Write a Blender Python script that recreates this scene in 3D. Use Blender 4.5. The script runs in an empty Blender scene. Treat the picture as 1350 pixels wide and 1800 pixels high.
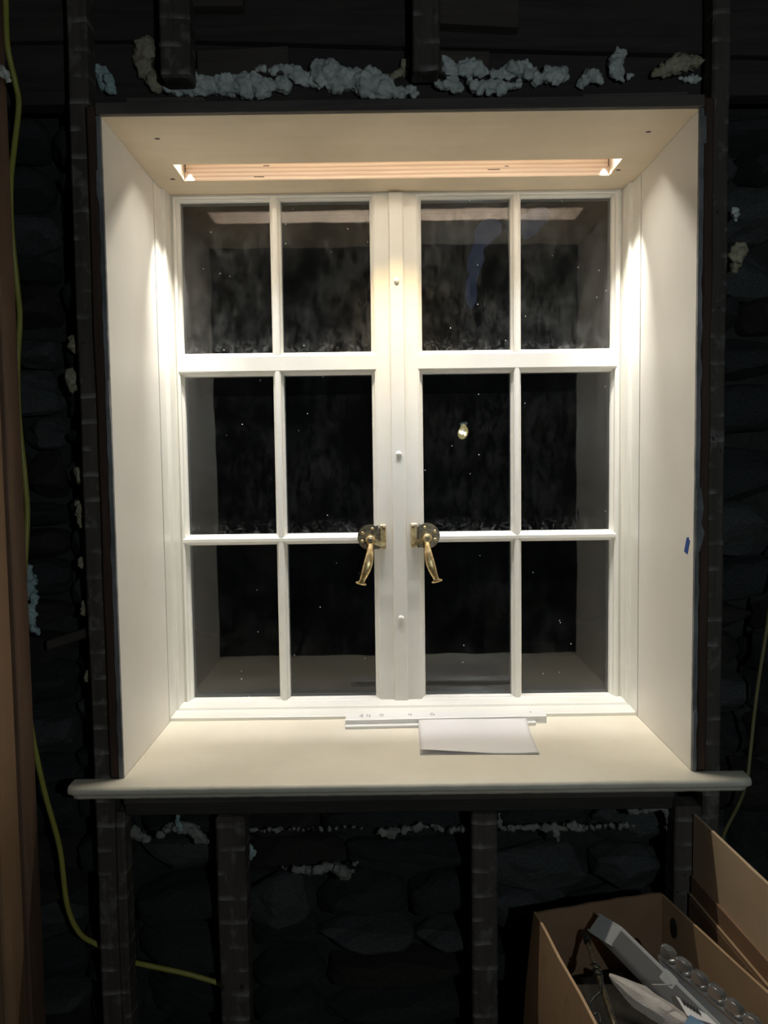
import bpy, bmesh, math, random
from mathutils import Vector, Matrix, noise
random.seed(7)
C = bpy.context.scene.collection
SC = bpy.context.scene

# ------------------------------------------------------------------ camera
F_PX = 1395.49
CAM = Vector((-0.0325, -1.3014, 0.5238))
PITCH, YAW, ROLL = -0.0641, 0.0009, 0.0132
M3 = Matrix.Rotation(YAW, 3, 'Z') @ Matrix.Rotation(PITCH, 3, 'X') @ Matrix.Rotation(ROLL, 3, 'Y')
cam_data = bpy.data.cameras.new('camera')
cam = bpy.data.objects.new('camera', cam_data); C.objects.link(cam)
cam_data.sensor_fit = 'VERTICAL'; cam_data.sensor_height = 36.0
cam_data.lens = F_PX / 1800 * 36.0
cam_data.clip_start = 0.02
cr, cf, cu = M3.col[0], M3.col[1], M3.col[2]
mw = Matrix((( cr[0], cu[0], -cf[0], CAM[0]), (cr[1], cu[1], -cf[1], CAM[1]), (cr[2], cu[2], -cf[2], CAM[2]), (0, 0, 0, 1)))
cam.matrix_world = mw
SC.camera = cam

# ------------------------------------------------------------------ world (night outside)
w = bpy.data.worlds.new('night'); SC.world = w; w.use_nodes = True
w.node_tree.nodes['Background'].inputs[0].default_value = (0.30, 0.42, 0.80, 1)
w.node_tree.nodes['Background'].inputs[1].default_value = 0.035

# ------------------------------------------------------------------ exposure
vs = SC.view_settings
vs.view_transform = 'Standard'; vs.look = 'None'; vs.gamma = 1.0; vs.use_curve_mapping = False
vs.exposure = 0.0

# ------------------------------------------------------------------ LED strip light in the slot of the window head, with added fill lamps
LED_Y, LED_Z = 0.2072, 1.1105
def area_light(name, loc, sx, sy, power, color, tilt_down_deg, spread_deg):
    d = bpy.data.lights.new(name, 'AREA'); d.shape = 'RECTANGLE'; d.size = sx; d.size_y = sy
    d.energy = power; d.color = color; d.spread = math.radians(spread_deg)
    o = bpy.data.objects.new(name, d); C.objects.link(o)
    # area lights shine along local -Z ; turn from straight down towards +Y (the window)
    o.rotation_euler = (math.radians(90 - tilt_down_deg), 0, 0); o.location = loc
    return o
LED_WARM = area_light('led_light_wide', (0, LED_Y, LED_Z), 0.82, 0.002, 0.28, (1.0, 0.91, 0.74), 54, 74)
LED_COOL = area_light('led_light_beam', (0, LED_Y, LED_Z), 0.82, 0.002, 1.08, (0.96, 0.96, 0.98), 77, 50)
LED_FRINGE = area_light('led_light_fringe', (0, LED_Y, LED_Z), 0.20, 0.002, 0.10, (1.0, 0.66, 0.22), 62, 30)
BOUNCE_FILL = area_light('slot_bounce_fill', (0, 0.262, 1.128), 0.80, 0.016, 2.7, (1.0, 0.94, 0.81), 114, 108)  # added fill standing in for light bounced off the slot walls
for _s in (-1, 1):      # added lamps that draw the bright streaks down the jambs
    _o = area_light('jamb_streak_fill', (_s * .398, .276, 1.104), 0.006, 0.016, 0.36, (1.0, 0.96, 0.86), 90, 44)
    _o.rotation_euler = Vector((_s * .062, .055, -.50)).to_track_quat('-Z', 'Y').to_euler()
SC.cycles.max_bounces = 16; SC.cycles.diffuse_bounces = 8
BULB_POWER = 14.0
BULB_COLOR = (0.78, 0.94, 1.0)

# ------------------------------------------------------------------ helpers
def ray(px, py):
    return M3 @ Vector(((px - 675) / F_PX, 1.0, (900 - py) / F_PX))
def at(px, py, Y):
    d = ray(px, py); return CAM + d * ((Y - CAM.y) / d.y)
def atz(px, py, Z):
    d = ray(px, py); return CAM + d * ((Z - CAM.z) / d.z)

MATS = {}
class NT:
    def __init__(s, name):
        s.m = bpy.data.materials.new(name); s.m.use_nodes = True
        s.t = s.m.node_tree; s.n = s.t.nodes; s.b = s.n['Principled BSDF']; MATS[name] = s.m
    def new(s, t, **kw):
        x = s.n.new(t)
        for k, v in kw.items(): setattr(x, k, v)
        return x
    def link(s, a, b): s.t.links.new(a, b)
    def coord(s, scale=(1, 1, 1), which='Object'):
        tc = s.new('ShaderNodeTexCoord'); mp = s.new('ShaderNodeMapping')
        mp.inputs['Scale'].default_value = scale
        s.link(tc.outputs[which], mp.inputs[0]); return mp.outputs[0]
    def noise(s, vec, scale, detail=4, rough=.55, dist=0):
        x = s.new('ShaderNodeTexNoise'); x.inputs['Scale'].default_value = scale
        x.inputs['Detail'].default_value = detail; x.inputs['Roughness'].default_value = rough
        x.inputs['Distortion'].default_value = dist
        s.link(vec, x.inputs['Vector']); return x.outputs['Fac']
    def ramp(s, fac, stops):
        r = s.new('ShaderNodeValToRGB'); e = r.color_ramp.elements
        while len(e) < len(stops): e.new(0.5)
        for i, (p, c) in enumerate(stops):
            e[i].position = p; e[i].color = (c[0], c[1], c[2], 1) if not isinstance(c, (int, float)) else (c, c, c, 1)
        s.link(fac, r.inputs[0]); return r.outputs[0]
    def math(s, op, a, b=None, c=None):
        x = s.new('ShaderNodeMath', operation=op)
        for i, v in enumerate((a, b, c)):
            if v is None: continue
            if isinstance(v, (int, float)): x.inputs[i].default_value = v
            else: s.link(v, x.inputs[i])
        return x.outputs[0]
    def mix(s, fac, a, b):
        x = s.new('ShaderNodeMix', data_type='RGBA')
        for sock, v in ((x.inputs[0], fac), (x.inputs[6], a), (x.inputs[7], b)):
            if isinstance(v, (int, float)): sock.default_value = v
            elif isinstance(v, tuple): sock.default_value = (v[0], v[1], v[2], 1)
            else: s.link(v, sock)
        return x.outputs[2]
    def bump(s, h, strength=.2, dist=.002):
        x = s.new('ShaderNodeBump'); x.inputs['Strength'].default_value = strength; x.inputs['Distance'].default_value = dist
        s.link(h, x.inputs['Height']); s.link(x.outputs[0], s.b.inputs['Normal'])
    def base(s, v, rough=.5, metal=0, spec=None):
        if isinstance(v, tuple): s.b.inputs['Base Color'].default_value = (v[0], v[1], v[2], 1)
        else: s.link(v, s.b.inputs['Base Color'])
        s.b.inputs['Roughness'].default_value = rough; s.b.inputs['Metallic'].default_value = metal
        if spec is not None: s.b.inputs['Specular IOR Level'].default_value = spec
        return s.m

def paint(name, c1, c2, rough, scale=9, bump=.08, spots=0.0, spot_c=(.3, .27, .22)):
    n = NT(name); v = n.coord()
    f = n.ramp(n.noise(v, scale, 5, .6), [(.35, c1), (.65, c2)])
    if spots:
        sp = n.ramp(n.noise(v, 38, 6, .7), [(1 - spots - .06, 0.0), (1 - spots, 1.0)])
        f = n.mix(sp, f, spot_c)
    n.bump(n.noise(n.coord((1, 1, .35)), 120, 3), bump, .0015)
    return n.base(f, rough)
paint('reveal_paint', (.83, .80, .75), (.86, .835, .79), .5, 7, .06, .24, (.60, .57, .52))
paint('window_paint', (.85, .83, .77), (.88, .865, .81), .32, 16, .008)
paint('sill_paint', (.80, .735, .61), (.86, .80, .68), .5, 6, .10, .25, (.55, .50, .41))
paint('plaster_edge', (.13, .13, .135), (.28, .28, .29), .8, 14, .3)
paint('paper', (.80, .77, .77), (.81, .78, .78), .7, 5, .02)
paint('white_primer', (.86, .85, .83), (.88, .87, .85), .4, 10, .03)
paint('blue_tape', (.015, .06, .30), (.02, .08, .36), .6, 20, .1)

def wood(name, c1, c2, axis='x', rough=.6, fine=1.0, bump=.15, marks=False, mark_c=(.30, .28, .26)):
    n = NT(name)
    sc = {'x': (3, 40, 40), 'z': (40, 40, 3), 'y': (40, 3, 40)}[axis]
    v = n.coord(tuple(a * fine for a in sc))
    g = n.noise(v, 1.3, 6, .65, .6)
    col = n.ramp(g, [(.30, c1), (.70, c2)])
    big = n.noise(n.coord(), 5, 3)
    col = n.mix(n.ramp(big, [(.35, 0.0), (.7, .35)]), col, tuple(x * .55 for x in c1))
    if marks:                       # ghost lines that the old plaster laths left on the stud faces
        tc = n.new('ShaderNodeTexCoord'); sx = n.new('ShaderNodeSeparateXYZ'); n.link(tc.outputs['Object'], sx.inputs[0])
        wob = n.noise(n.coord((14, 14, 9)), 1.0, 2)
        z = n.math('ADD', sx.outputs[2], n.math('MULTIPLY', wob, .012))
        fr = n.math('FRACT', n.math('DIVIDE', z, .0425))
        line = n.ramp(fr, [(.0, 0.0), (.03, 1.0), (.12, .55), (.24, 0.0)])
        pat = n.ramp(n.noise(n.coord((30, 30, 14)), 1.0, 3), [(.42, 0.0), (.62, .85)])
        col = n.mix(n.math('MULTIPLY', line, pat), col, mark_c)
        blot = n.ramp(n.noise(n.coord((25, 25, 16)), 1.7, 4), [(.56, 0.0), (.66, .30)])
        col = n.mix(blot, col, mark_c)
        hole = n.ramp(n.noise(n.coord((1, 1, .5)), 95, 2), [(.70, 0.0), (.74, 1.0)])
        col = n.mix(hole, col, (.01, .008, .006))
    n.bump(g, bump, .003)
    return n.base(col, rough)
wood('plywood_face', (.83, .69, .50), (.87, .74, .56), 'x', .55, .6, .03)
wood('stud_wood', (.055, .044, .036), (.11, .088, .072), 'z', .8, 1, .4, marks=True)
wood('trimmer_wood', (.050, .026, .017), (.10, .055, .037), 'z', .8, 1, .3)
wood('dark_plank', (.028, .023, .020), (.060, .050, .043), 'x', .85, 1, .5)
wood('block_wood', (.050, .038, .030), (.095, .075, .062), 'x', .8, 1, .4)
wood('rail_wood', (.055, .045, .040), (.12, .10, .09), 'x', .8, 1, .4, False)
wood('soffit_edge', (.06, .05, .045), (.15, .125, .11), 'x', .8, .6, .3)
wood('new_timber', (.20, .115, .060), (.30, .185, .105), 'z', .6, .7, .15)
wood('old_board', (.12, .068, .042), (.20, .12, .078), 'z', .65, .8, .2)
wood('floor_wood', (.10, .065, .04), (.17, .11, .07), 'y', .6, .6, .2)

n = NT('plywood_plies')               # end grain of the stacked plies round the slot
tc = n.new('ShaderNodeTexCoord'); sx = n.new('ShaderNodeSeparateXYZ'); n.link(tc.outputs['Object'], sx.inputs[0])
wz = n.math('ADD', sx.outputs[2], n.math('MULTIPLY', n.noise(n.coord((4, 4, 30)), 1.0, 2), .0035))
fr = n.math('FRACT', n.math('DIVIDE', wz, .0078))
band = n.ramp(fr, [(.0, (.58, .45, .36)), (.42, (.64, .51, .42)), (.5, (.78, .70, .59)), (.92, (.80, .72, .61))])
g = n.noise(n.coord((10, 10, 260)), 1.0, 4)
band = n.mix(n.ramp(g, [(.4, 0.0), (.75, .45)]), band, (.50, .36, .28))
n.base(band, .7)

def flat_noise(name, c1, c2, scale, rough=.85, bump=.5, bd=.004, spec=None):
    n = NT(name); v = n.coord()
    f = n.noise(v, scale, 7, .65)
    n.bump(n.noise(v, scale * 3, 6, .7), bump, bd)
    return n.base(n.ramp(f, [(.32, c1), (.68, c2)]), rough, 0, spec)
flat_noise('stone_dark', (.010, .012, .012), (.040, .043, .043), 22)
flat_noise('stone_grey', (.022, .024, .025), (.105, .107, .104), 26)
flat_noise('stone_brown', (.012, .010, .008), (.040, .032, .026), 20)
flat_noise('mortar', (.012, .012, .012), (.035, .034, .032), 30)
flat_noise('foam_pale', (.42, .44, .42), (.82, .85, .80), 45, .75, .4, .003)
flat_noise('foam_tan', (.25, .215, .14), (.52, .46, .32), 40, .7, .4, .003)
flat_noise('foam_teal', (.28, .37, .37), (.55, .66, .65), 40, .7, .4, .003)
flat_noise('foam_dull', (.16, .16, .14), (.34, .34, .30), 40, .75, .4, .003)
flat_noise('dark_plaster', (.03, .028, .026), (.06, .055, .05), 8, .9, .2)
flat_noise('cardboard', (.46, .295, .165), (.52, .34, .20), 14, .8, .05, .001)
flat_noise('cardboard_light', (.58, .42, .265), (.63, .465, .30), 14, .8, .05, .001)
flat_noise('cardboard_brown_shaded', (.26, .15, .085), (.31, .185, .105), 14, .8, .05, .001)  # brown card, darkened further to put in the shade inside the box
flat_noise('yellow_sheath', (.36, .33, .06), (.44, .40, .09), 30, .45, .03, .001)
flat_noise('old_sheath', (.20, .17, .07), (.28, .24, .11), 30, .55, .03, .001)
flat_noise('bag_film', (.50, .45, .42), (.62, .58, .54), 30, .25, .5, .004)
flat_noise('label_blue', (.12, .22, .36), (.16, .27, .42), 20, .5, .02, .001)
flat_noise('ink_black', (.02, .02, .02), (.03, .03, .03), 20, .6, .02, .001)
flat_noise('pencil', (.26, .25, .24), (.36, .35, .34), 90, .6, .02, .001)
flat_noise('wire_dark', (.02, .025, .02), (.05, .055, .045), 30, .3, .05, .001)
flat_noise('screw_dark', (.02, .015, .012), (.06, .045, .035), 60, .6, .05, .001)
n = NT('brass'); v = n.coord()
col = n.ramp(n.noise(v, 90, 5, .7), [(.34, (.40, .26, .11)), (.60, (.88, .68, .36))])
n.bump(n.noise(v, 250, 3), .10, .001); n.base(col, .33, .88)
n = NT('brass_aged'); v = n.coord()
col = n.ramp(n.noise(v, 110, 5, .7), [(.35, (.13, .105, .075)), (.65, (.40, .33, .22))])
n.bump(n.noise(v, 250, 3), .10, .001); n.base(col, .34, .9)
n = NT('aluminium'); n.base((.55, .55, .55), .4, 1)

def glass(name, base_dirt, streak, speck, zb):
    n = NT(name); t = n
    tr = n.new('ShaderNodeBsdfTransparent'); gl = n.new('ShaderNodeBsdfGlossy'); gl.inputs['Roughness'].default_value = 0.0
    gl.inputs['Color'].default_value = (1, 1, 1, 1); tr.inputs['Color'].default_value = (.97, .98, .98, 1)
    fz = n.new('ShaderNodeFresnel'); fz.inputs[0].default_value = 1.5
    wave = n.new('ShaderNodeBump'); wave.inputs['Strength'].default_value = .06; wave.inputs['Distance'].default_value = .01
    n.link(n.noise(n.coord(), 9, 1), wave.inputs['Height']); n.link(wave.outputs[0], gl.inputs['Normal'])
    m1 = n.new('ShaderNodeMixShader'); n.link(fz.outputs[0], m1.inputs[0]); n.link(tr.outputs[0], m1.inputs[1]); n.link(gl.outputs[0], m1.inputs[2])
    df = n.new('ShaderNodeBsdfDiffuse'); df.inputs['Color'].default_value = (.74, .75, .75, 1)
    a = n.ramp(n.noise(n.coord((34, 34, 15)), 1.3, 8, .8, .3), [(.42, 0.0), (.72, 1.0)])
    b = n.ramp(n.noise(n.coord(), 7.5, 4, .6), [(.36, 0.0), (.66, 1.0)])
    d = n.math('MULTIPLY_ADD', n.math('MULTIPLY', a, b), streak, base_dirt)
    tcz = n.new('ShaderNodeTexCoord'); sz = n.new('ShaderNodeSeparateXYZ'); n.link(tcz.outputs['Object'], sz.inputs[0])
    hz = n.math('SUBTRACT', sz.outputs[2], zb)                      # grime that settled along the bottom edge of the panes
    edge = n.math('MULTIPLY', n.ramp(hz, [(.0, 1.0), (.008, .7), (.034, 0.0)]), n.math('GREATER_THAN', hz, -.01))
    grime = n.ramp(n.noise(n.coord(), 70, 6, .75, 1.2), [(.50, 0.0), (.66, 1.0)])
    d = n.math('MULTIPLY_ADD', n.math('MULTIPLY', edge, grime), .20, d)
    vo = n.new('ShaderNodeTexVoronoi'); vo.inputs['Scale'].default_value = 52; n.link(n.coord((1, 0, 1)), vo.inputs['Vector'])
    near = n.math('LESS_THAN', vo.outputs['Distance'], .062)
    sx = n.new('ShaderNodeSeparateColor'); n.link(vo.outputs['Color'], sx.inputs[0])
    keep = n.math('GREATER_THAN', sx.outputs[0], 1 - speck)
    d2 = n.math('MAXIMUM', d, n.math('MULTIPLY', n.math('MULTIPLY', near, keep), .9))
    m2 = n.new('ShaderNodeMixShader'); n.link(d2, m2.inputs[0]); n.link(m1.outputs[0], m2.inputs[1]); n.link(df.outputs[0], m2.inputs[2])
    n.link(m2.outputs[0], n.n['Material Output'].inputs['Surface'])
glass('glass_dusty', .006, .10, .30, .752)
glass('glass_clear', .0015, .026, .28, .370)

n = NT('clear_plastic'); n.b.inputs['Transmission Weight'].default_value = .92; n.base((.86, .87, .88), .10); n.b.inputs['IOR'].default_value = 1.4
n = NT('smoky_plastic'); n.b.inputs['Transmission Weight'].default_value = .3; n.base((.30, .29, .29), .3); n.b.inputs['IOR'].default_value = 1.3
n = NT('frosted_plastic'); n.b.inputs['Transmission Weight'].default_value = .35; n.base((.80, .80, .80), .35); n.b.inputs['IOR'].default_value = 1.3
n = NT('bulb_glass'); _t = n.new('ShaderNodeBsdfTransparent'); _g = n.new('ShaderNodeBsdfGlossy'); _g.inputs['Roughness'].default_value = .08
_m = n.new('ShaderNodeMixShader'); _m.inputs[0].default_value = .06; n.link(_t.outputs[0], _m.inputs[1]); n.link(_g.outputs[0], _m.inputs[2]); _e = n.new('ShaderNodeEmission'); _e.inputs[0].default_value = (1, .85, .35, 1); _e.inputs[1].default_value = 1.6; _a = n.new('ShaderNodeAddShader'); n.link(_m.outputs[0], _a.inputs[0]); n.link(_e.outputs[0], _a.inputs[1]); n.link(_a.outputs[0], n.n['Material Output'].inputs['Surface'])
n = NT('bulb_glow'); n.b.inputs['Emission Color'].default_value = (1, .93, .62, 1); n.b.inputs['Emission Strength'].default_value = 16
n = NT('led_glow'); n.b.inputs['Emission Color'].default_value = (1, .86, .66, 1); n.b.inputs['Emission Strength'].default_value = 6
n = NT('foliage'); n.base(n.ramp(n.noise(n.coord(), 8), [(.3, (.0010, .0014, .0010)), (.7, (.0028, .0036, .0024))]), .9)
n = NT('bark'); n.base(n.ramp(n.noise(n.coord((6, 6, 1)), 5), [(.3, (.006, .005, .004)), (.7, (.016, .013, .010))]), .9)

# ---- mesh helpers
def add_box(bm, x0, x1, y0, y1, z0, z1, bev=0.0, seg=1):
    vs_ = [bm.verts.new((x, y, z)) for x in (x0, x1) for y in (y0, y1) for z in (z0, z1)]
    idx = [(0, 1, 3, 2), (4, 6, 7, 5), (0, 4, 5, 1), (2, 3, 7, 6), (0, 2, 6, 4), (1, 5, 7, 3)]
    fs = [bm.faces.new([vs_[i] for i in f]) for f in idx]
    if bev:
        es = list({e for f in fs for e in f.edges})
        bmesh.ops.bevel(bm, geom=es, offset=bev, segments=seg, profile=.5, affect='EDGES')
    return bm
def box_bm(*a, **k): return add_box(bmesh.new(), *a, **k)
def add_prism(bm, prof, a0, a1, axis='x'):
    """prof: closed list of (u,v). axis x: u=y v=z ; axis z: u=x v=y ; axis y: u=x v=z"""
    def P(u, v, a): return {'x': (a, u, v), 'z': (u, v, a), 'y': (u, a, v)}[axis]
    A = [bm.verts.new(P(u, v, a0)) for u, v in prof]; B = [bm.verts.new(P(u, v, a1)) for u, v in prof]
    n_ = len(prof)
    for i in range(n_):
        j = (i + 1) % n_
        bm.faces.new((A[i], A[j], B[j], B[i]))
    bm.faces.new(A[::-1]); bm.faces.new(B)
    bmesh.ops.recalc_face_normals(bm, faces=bm.faces[:])
    return bm
def prism_bm(*a, **k): return add_prism(bmesh.new(), *a, **k)
def catmull(pts, n=6):
    pts = [Vector(p) for p in pts]; out = []
    for i in range(len(pts) - 1):
        p0 = pts[max(i - 1, 0)]; p1 = pts[i]; p2 = pts[i + 1]; p3 = pts[min(i + 2, len(pts) - 1)]
        for k in range(n):
            t = k / n
            out.append(.5 * ((2 * p1) + (p2 - p0) * t + (2 * p0 - 5 * p1 + 4 * p2 - p3) * t * t + (3 * p1 - p0 - 3 * p2 + p3) * t ** 3))
    out.append(pts[-1]); return out
def add_loft(bm, rings):
    R_ = [[bm.verts.new(p) for p in r] for r in rings]; n_ = len(R_[0])
    for a, b in zip(R_, R_[1:]):
        for i in range(n_):
            j = (i + 1) % n_; bm.faces.new((a[i], a[j], b[j], b[i]))
    bm.faces.new(R_[0][::-1]); bm.faces.new(R_[-1])
    bmesh.ops.recalc_face_normals(bm, faces=bm.faces[:])
    return bm
def add_tube(bm, pts, r, sides=10, flat=None):
    pts = [Vector(p) for p in pts]; rings = []
    up = Vector((0, -1, .01))
    for i, p in enumerate(pts):
        d = (pts[min(i + 1, len(pts) - 1)] - pts[max(i - 1, 0)]).normalized()
        a = d.cross(up)
        if a.length < 1e-3: a = d.cross(Vector((1, 0, 0)))
        a.normalize(); b = a.cross(d).normalized()
        rr = r[i] if isinstance(r, (list, tuple)) else r
        if not isinstance(rr, tuple): rr = (rr, rr)
        rings.append([p + a * math.cos(t) * rr[0] + b * math.sin(t) * rr[1] for t in [2 * math.pi * k / sides for k in range(sides)]])
    return add_loft(bm, rings)
def tube_bm(*a, **k): return add_tube(bmesh.new(), *a, **k)
def disc_bm(c, r, y0, y1, sides=28, bm=None, bev=0.0):
    bm = bm or bmesh.new()
    rings = []
    steps = [(y1, r), (y0 + bev, r), (y0, r - bev)] if bev else [(y1, r), (y0, r)]
    for y, rr in steps:
        rings.append([Vector((c[0] + rr * math.cos(t), y, c[1] + rr * math.sin(t))) for t in [2 * math.pi * k / sides for k in range(sides)]])
    return add_loft(bm, rings)

def obj(name, bm, mat, parent=None, smooth=False):
    me = bpy.data.meshes.new(name); bm.to_mesh(me); bm.free()
    me.materials.append(MATS[mat])
    if smooth:
        for p in me.polygons: p.use_smooth = True
    o = bpy.data.objects.new(name, me); C.objects.link(o)
    if parent is not None:
        o.parent = parent
        if parent.type == 'EMPTY': o.matrix_parent_inverse = Matrix.Translation(-parent.location)
    return o
def autosmooth(o, deg=40):
    o.data.polygons.foreach_set('use_smooth', [True] * len(o.data.polygons))
    o.data.set_sharp_from_angle(angle=math.radians(deg)); return o
def tag(o, label, cat, group=None, kind=None):
    o['label'] = label; o['category'] = cat
    if group: o['group'] = group
    if kind: o['kind'] = kind
    return o
def struct(o, label, cat): return tag(o, label, cat, None, 'structure')
def thing(name, label, cat, loc, group=None, kind=None):
    o = bpy.data.objects.new(name, None); C.objects.link(o); o.location = loc; o.empty_display_size = .05
    return tag(o, label, cat, group, kind)

# ------------------------------------------------------------------ dimensions
W2, H = 0.475, 1.076        # half width and height of the opening
FLOOR = -0.70; CEIL = 1.75
# ------------------------------------------------------------------ room shell
bm = bmesh.new(); floor = struct(obj('floor', box_bm(-1.7, 1.7, -3.2, .14, FLOOR - .06, FLOOR - .02), 'dark_plaster'), 'dark bare floor of the unfinished room', 'floor'); bm.free()
plank_me = None
for i in range(22):
    x = -1.65 + i * .15
    o = obj('plank', box_bm(x + .002, x + .148, -3.19, .13, FLOOR - .02, FLOOR, bev=.002), 'floor_wood', floor)
struct(obj('ceiling', box_bm(-1.7, 1.7, -3.2, .5, CEIL, CEIL + .06), 'dark_plaster'), 'dark ceiling above the gutted room', 'ceiling')
struct(obj('wall_left', box_bm(-1.76, -1.7, -3.2, .14, FLOOR - .06, CEIL), 'dark_plaster'), 'dark side wall beyond the timber post', 'wall')
struct(obj('wall_right', box_bm(1.7, 1.76, -3.2, .14, FLOOR - .06, CEIL), 'dark_plaster'), 'dark side wall beyond the cardboard box', 'wall')
struct(obj('wall_front', box_bm(-1.76, 1.76, -3.26, -3.2, FLOOR - .06, CEIL + .06), 'dark_plaster'), 'dark wall facing the window across the room', 'wall')

# ---- window wall: rubble masonry with the opening
bm = bmesh.new()
add_box(bm, -1.7, -.505, .15, .46, FLOOR - .06, CEIL)
add_box(bm, .505, 1.7, .15, .46, FLOOR - .06, CEIL)
add_box(bm, -.505, .505, .15, .46, FLOOR - .06, -.035)
add_box(bm, -.505, .505, .15, .46, 1.16, CEIL)
wall = struct(obj('wall_back', bm, 'mortar'), 'dark gutted rubble stone wall around the lit window', 'wall')

# stones: shared blocky meshes, one object each
def stone_mesh(seed):
    bm = bmesh.new(); bmesh.ops.create_icosphere(bm, subdivisions=3, radius=1.0)
    rs = random.Random(seed); off = Vector((rs.uniform(0, 50), rs.uniform(0, 50), rs.uniform(0, 50)))
    planes = []
    for k in range(7):
        planes.append((Vector((rs.uniform(-1, 1), rs.uniform(-1, .4), rs.uniform(-1, 1))).normalized(), rs.uniform(.72, .95)))
    for v in bm.verts:
        p = v.co.copy(); e = 3.4
        s = (abs(p.x) ** e + abs(p.y) ** e + abs(p.z) ** e) ** (-1 / e)
        p = p * s
        for nrm, d in planes:
            k = p.dot(nrm) - d
            if k > 0: p -= nrm * k
        p += v.co * (.10 * noise.noise(p * 1.6 + off) + .06 * noise.noise(p * 4.5 + off))
        v.co = p
    me = bpy.data.meshes.new('stone'); bm.to_mesh(me); bm.free(); return me
STONES = {m: [stone_mesh(10 * i + s) for s in range(4)] for i, m in enumerate(('stone_dark', 'stone_grey', 'stone_brown'))}
for m, L in STONES.items():
    for me in L:
        me.materials.append(MATS[m])
def add_stone(x0, x1, z0, z1, yf, mat):
    o = bpy.data.objects.new('stone', random.choice(STONES[mat])); C.objects.link(o); o.parent = wall
    d = random.uniform(.05, .075)
    o.location = ((x0 + x1) / 2, yf + d, (z0 + z1) / 2)
    o.scale = ((x1 - x0) / 2 * 1.02, d, (z1 - z0) / 2 * 1.03)
    o.rotation_euler = (random.uniform(-.06, .06), random.uniform(-.07, .07), random.uniform(-.08, .08))
def rubble(x0, x1, z0, z1, wmin, wmax, hmin, hmax):
    z = z0
    while z < z1 - .02:
        h = random.uniform(hmin, hmax)
        if z1 - (z + h) < hmin * .6: h = z1 - z
        x = x0
        while x < x1 - .01:
            wd = random.uniform(wmin, wmax)
            if x1 - (x + wd) < wmin * .6: wd = x1 - x
            m = random.choices(('stone_dark', 'stone_grey', 'stone_brown'), (5, 3, 3))[0]
            jz = random.uniform(-.008, .008)
            add_stone(x + .002, x + wd - .002, z + jz, z + h + jz - .003, random.uniform(.062, .092), m)
            x += wd
        z += h
rubble(-.92, -.60, FLOOR, 1.12, .11, .20, .045, .10)
rubble(-.60, -.50, FLOOR, 1.12, .10, .10, .045, .11)
rubble(-.50, -.30, FLOOR, -.09, .14, .20, .06, .12)
rubble(-.30, .13, FLOOR, -.09, .12, .30, .045, .10)
rubble(.13, .50, FLOOR, -.09, .12, .26, .05, .11)
rubble(.50, .68, FLOOR, 1.12, .09, .18, .05, .11)
rubble(.68, .92, FLOOR, 1.12, .11, .24, .05, .11)

# boarding above the window, planks with a sloping joint
def board(x0, x1, zl0, zl1, zr0, zr1, y0, y1, mat, name='plank', bev=.002):
    bm = bmesh.new()
    A = [(x0, zl0), (x1, zr0), (x1, zr1), (x0, zl1)]
    add_prism(bm, A, y0, y1, 'y')
    bmesh.ops.bevel(bm, geom=bm.edges[:], offset=bev, segments=1, profile=.5, affect='EDGES')
    return obj(name, bm, mat, wall)
board(-.95, -.345, 1.125, 1.222, 1.125, 1.222, .064, .10, 'dark_plank')
board(-.345, .95, 1.125, 1.219, 1.125, 1.168, .064, .10, 'dark_plank')
board(-.95, -.345, 1.225, 1.36, 1.225, 1.36, .058, .10, 'dark_plank')
board(-.345, .95, 1.223, 1.36, 1.172, 1.36, .058, .10, 'dark_plank')
board(-.95, .95, 1.363, 1.55, 1.363, 1.55, .062, .10, 'dark_plank')
board(-.95, .95, 1.553, 1.74, 1.553, 1.74, .060, .10, 'dark_plank')
board(-.505, .505, 1.102, 1.122, 1.102, 1.122, .075, .14, 'dark_plank')      # bottom of the lintel gap
board(-.344, -.251, 1.262, 1.34, 1.262, 1.34, .032, .058, 'block_wood', 'nailing_block')
board(.066, .196, 1.231, 1.34, 1.222, 1.34, .032, .058, 'block_wood', 'nailing_block')
board(-.330, -.180, 1.158, 1.198, 1.158, 1.203, .040, .064, 'block_wood', 'nailing_block')
board(.066, .150, 1.158, 1.196, 1.158, 1.193, .046, .064, 'block_wood', 'nailing_block')
# lath offcuts wedged between the stones beside the stud, as in the left bay
board(-.62, -.531, .205, .222, .232, .249, .050, .064, 'block_wood', 'lath_offcut')

# ------------------------------------------------------------------ studs
def stud(label, x0, x1, z0, z1, y0=.010, y1=.050, mat='stud_wood', name='wall_stud', cat='stud', group='old wall studs'):
    bm = bmesh.new(); add_box(bm, x0, x1, y0, y1, z0, z1)
    # saw-worn edges: subdivide lengthwise and jitter a little
    bmesh.ops.bevel(bm, geom=bm.edges[:], offset=.003, segments=1, profile=.5, affect='EDGES')
    es = [e for e in bm.edges if abs(e.verts[0].co.z - e.verts[1].co.z) > (z1 - z0) * .5]
    bmesh.ops.subdivide_edges(bm, edges=es, cuts=max(6, int((z1 - z0) / .05)), use_grid_fill=True)
    for v in bm.verts:
        k = noise.noise_vector(Vector((v.co.x * 9, v.co.y * 9, v.co.z * 7)))
        v.co.x += k.x * .0022; v.co.y += k.y * .0016
    return tag(obj(name, bm, mat), label, cat, group)
stud('tall dark stud with pale lath marks beside the window\'s left reveal', -.531, -.499, FLOOR, 1.70)
stud('tall dark stud with pale lath marks beside the window\'s right reveal', .500, .529, FLOOR, 1.70)
stud('narrow brown trimmer stud tight against the left white reveal', -.4985, -.4815, -.001, 1.094, -.004, .048, 'trimmer_wood', group='trimmer studs')
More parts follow.
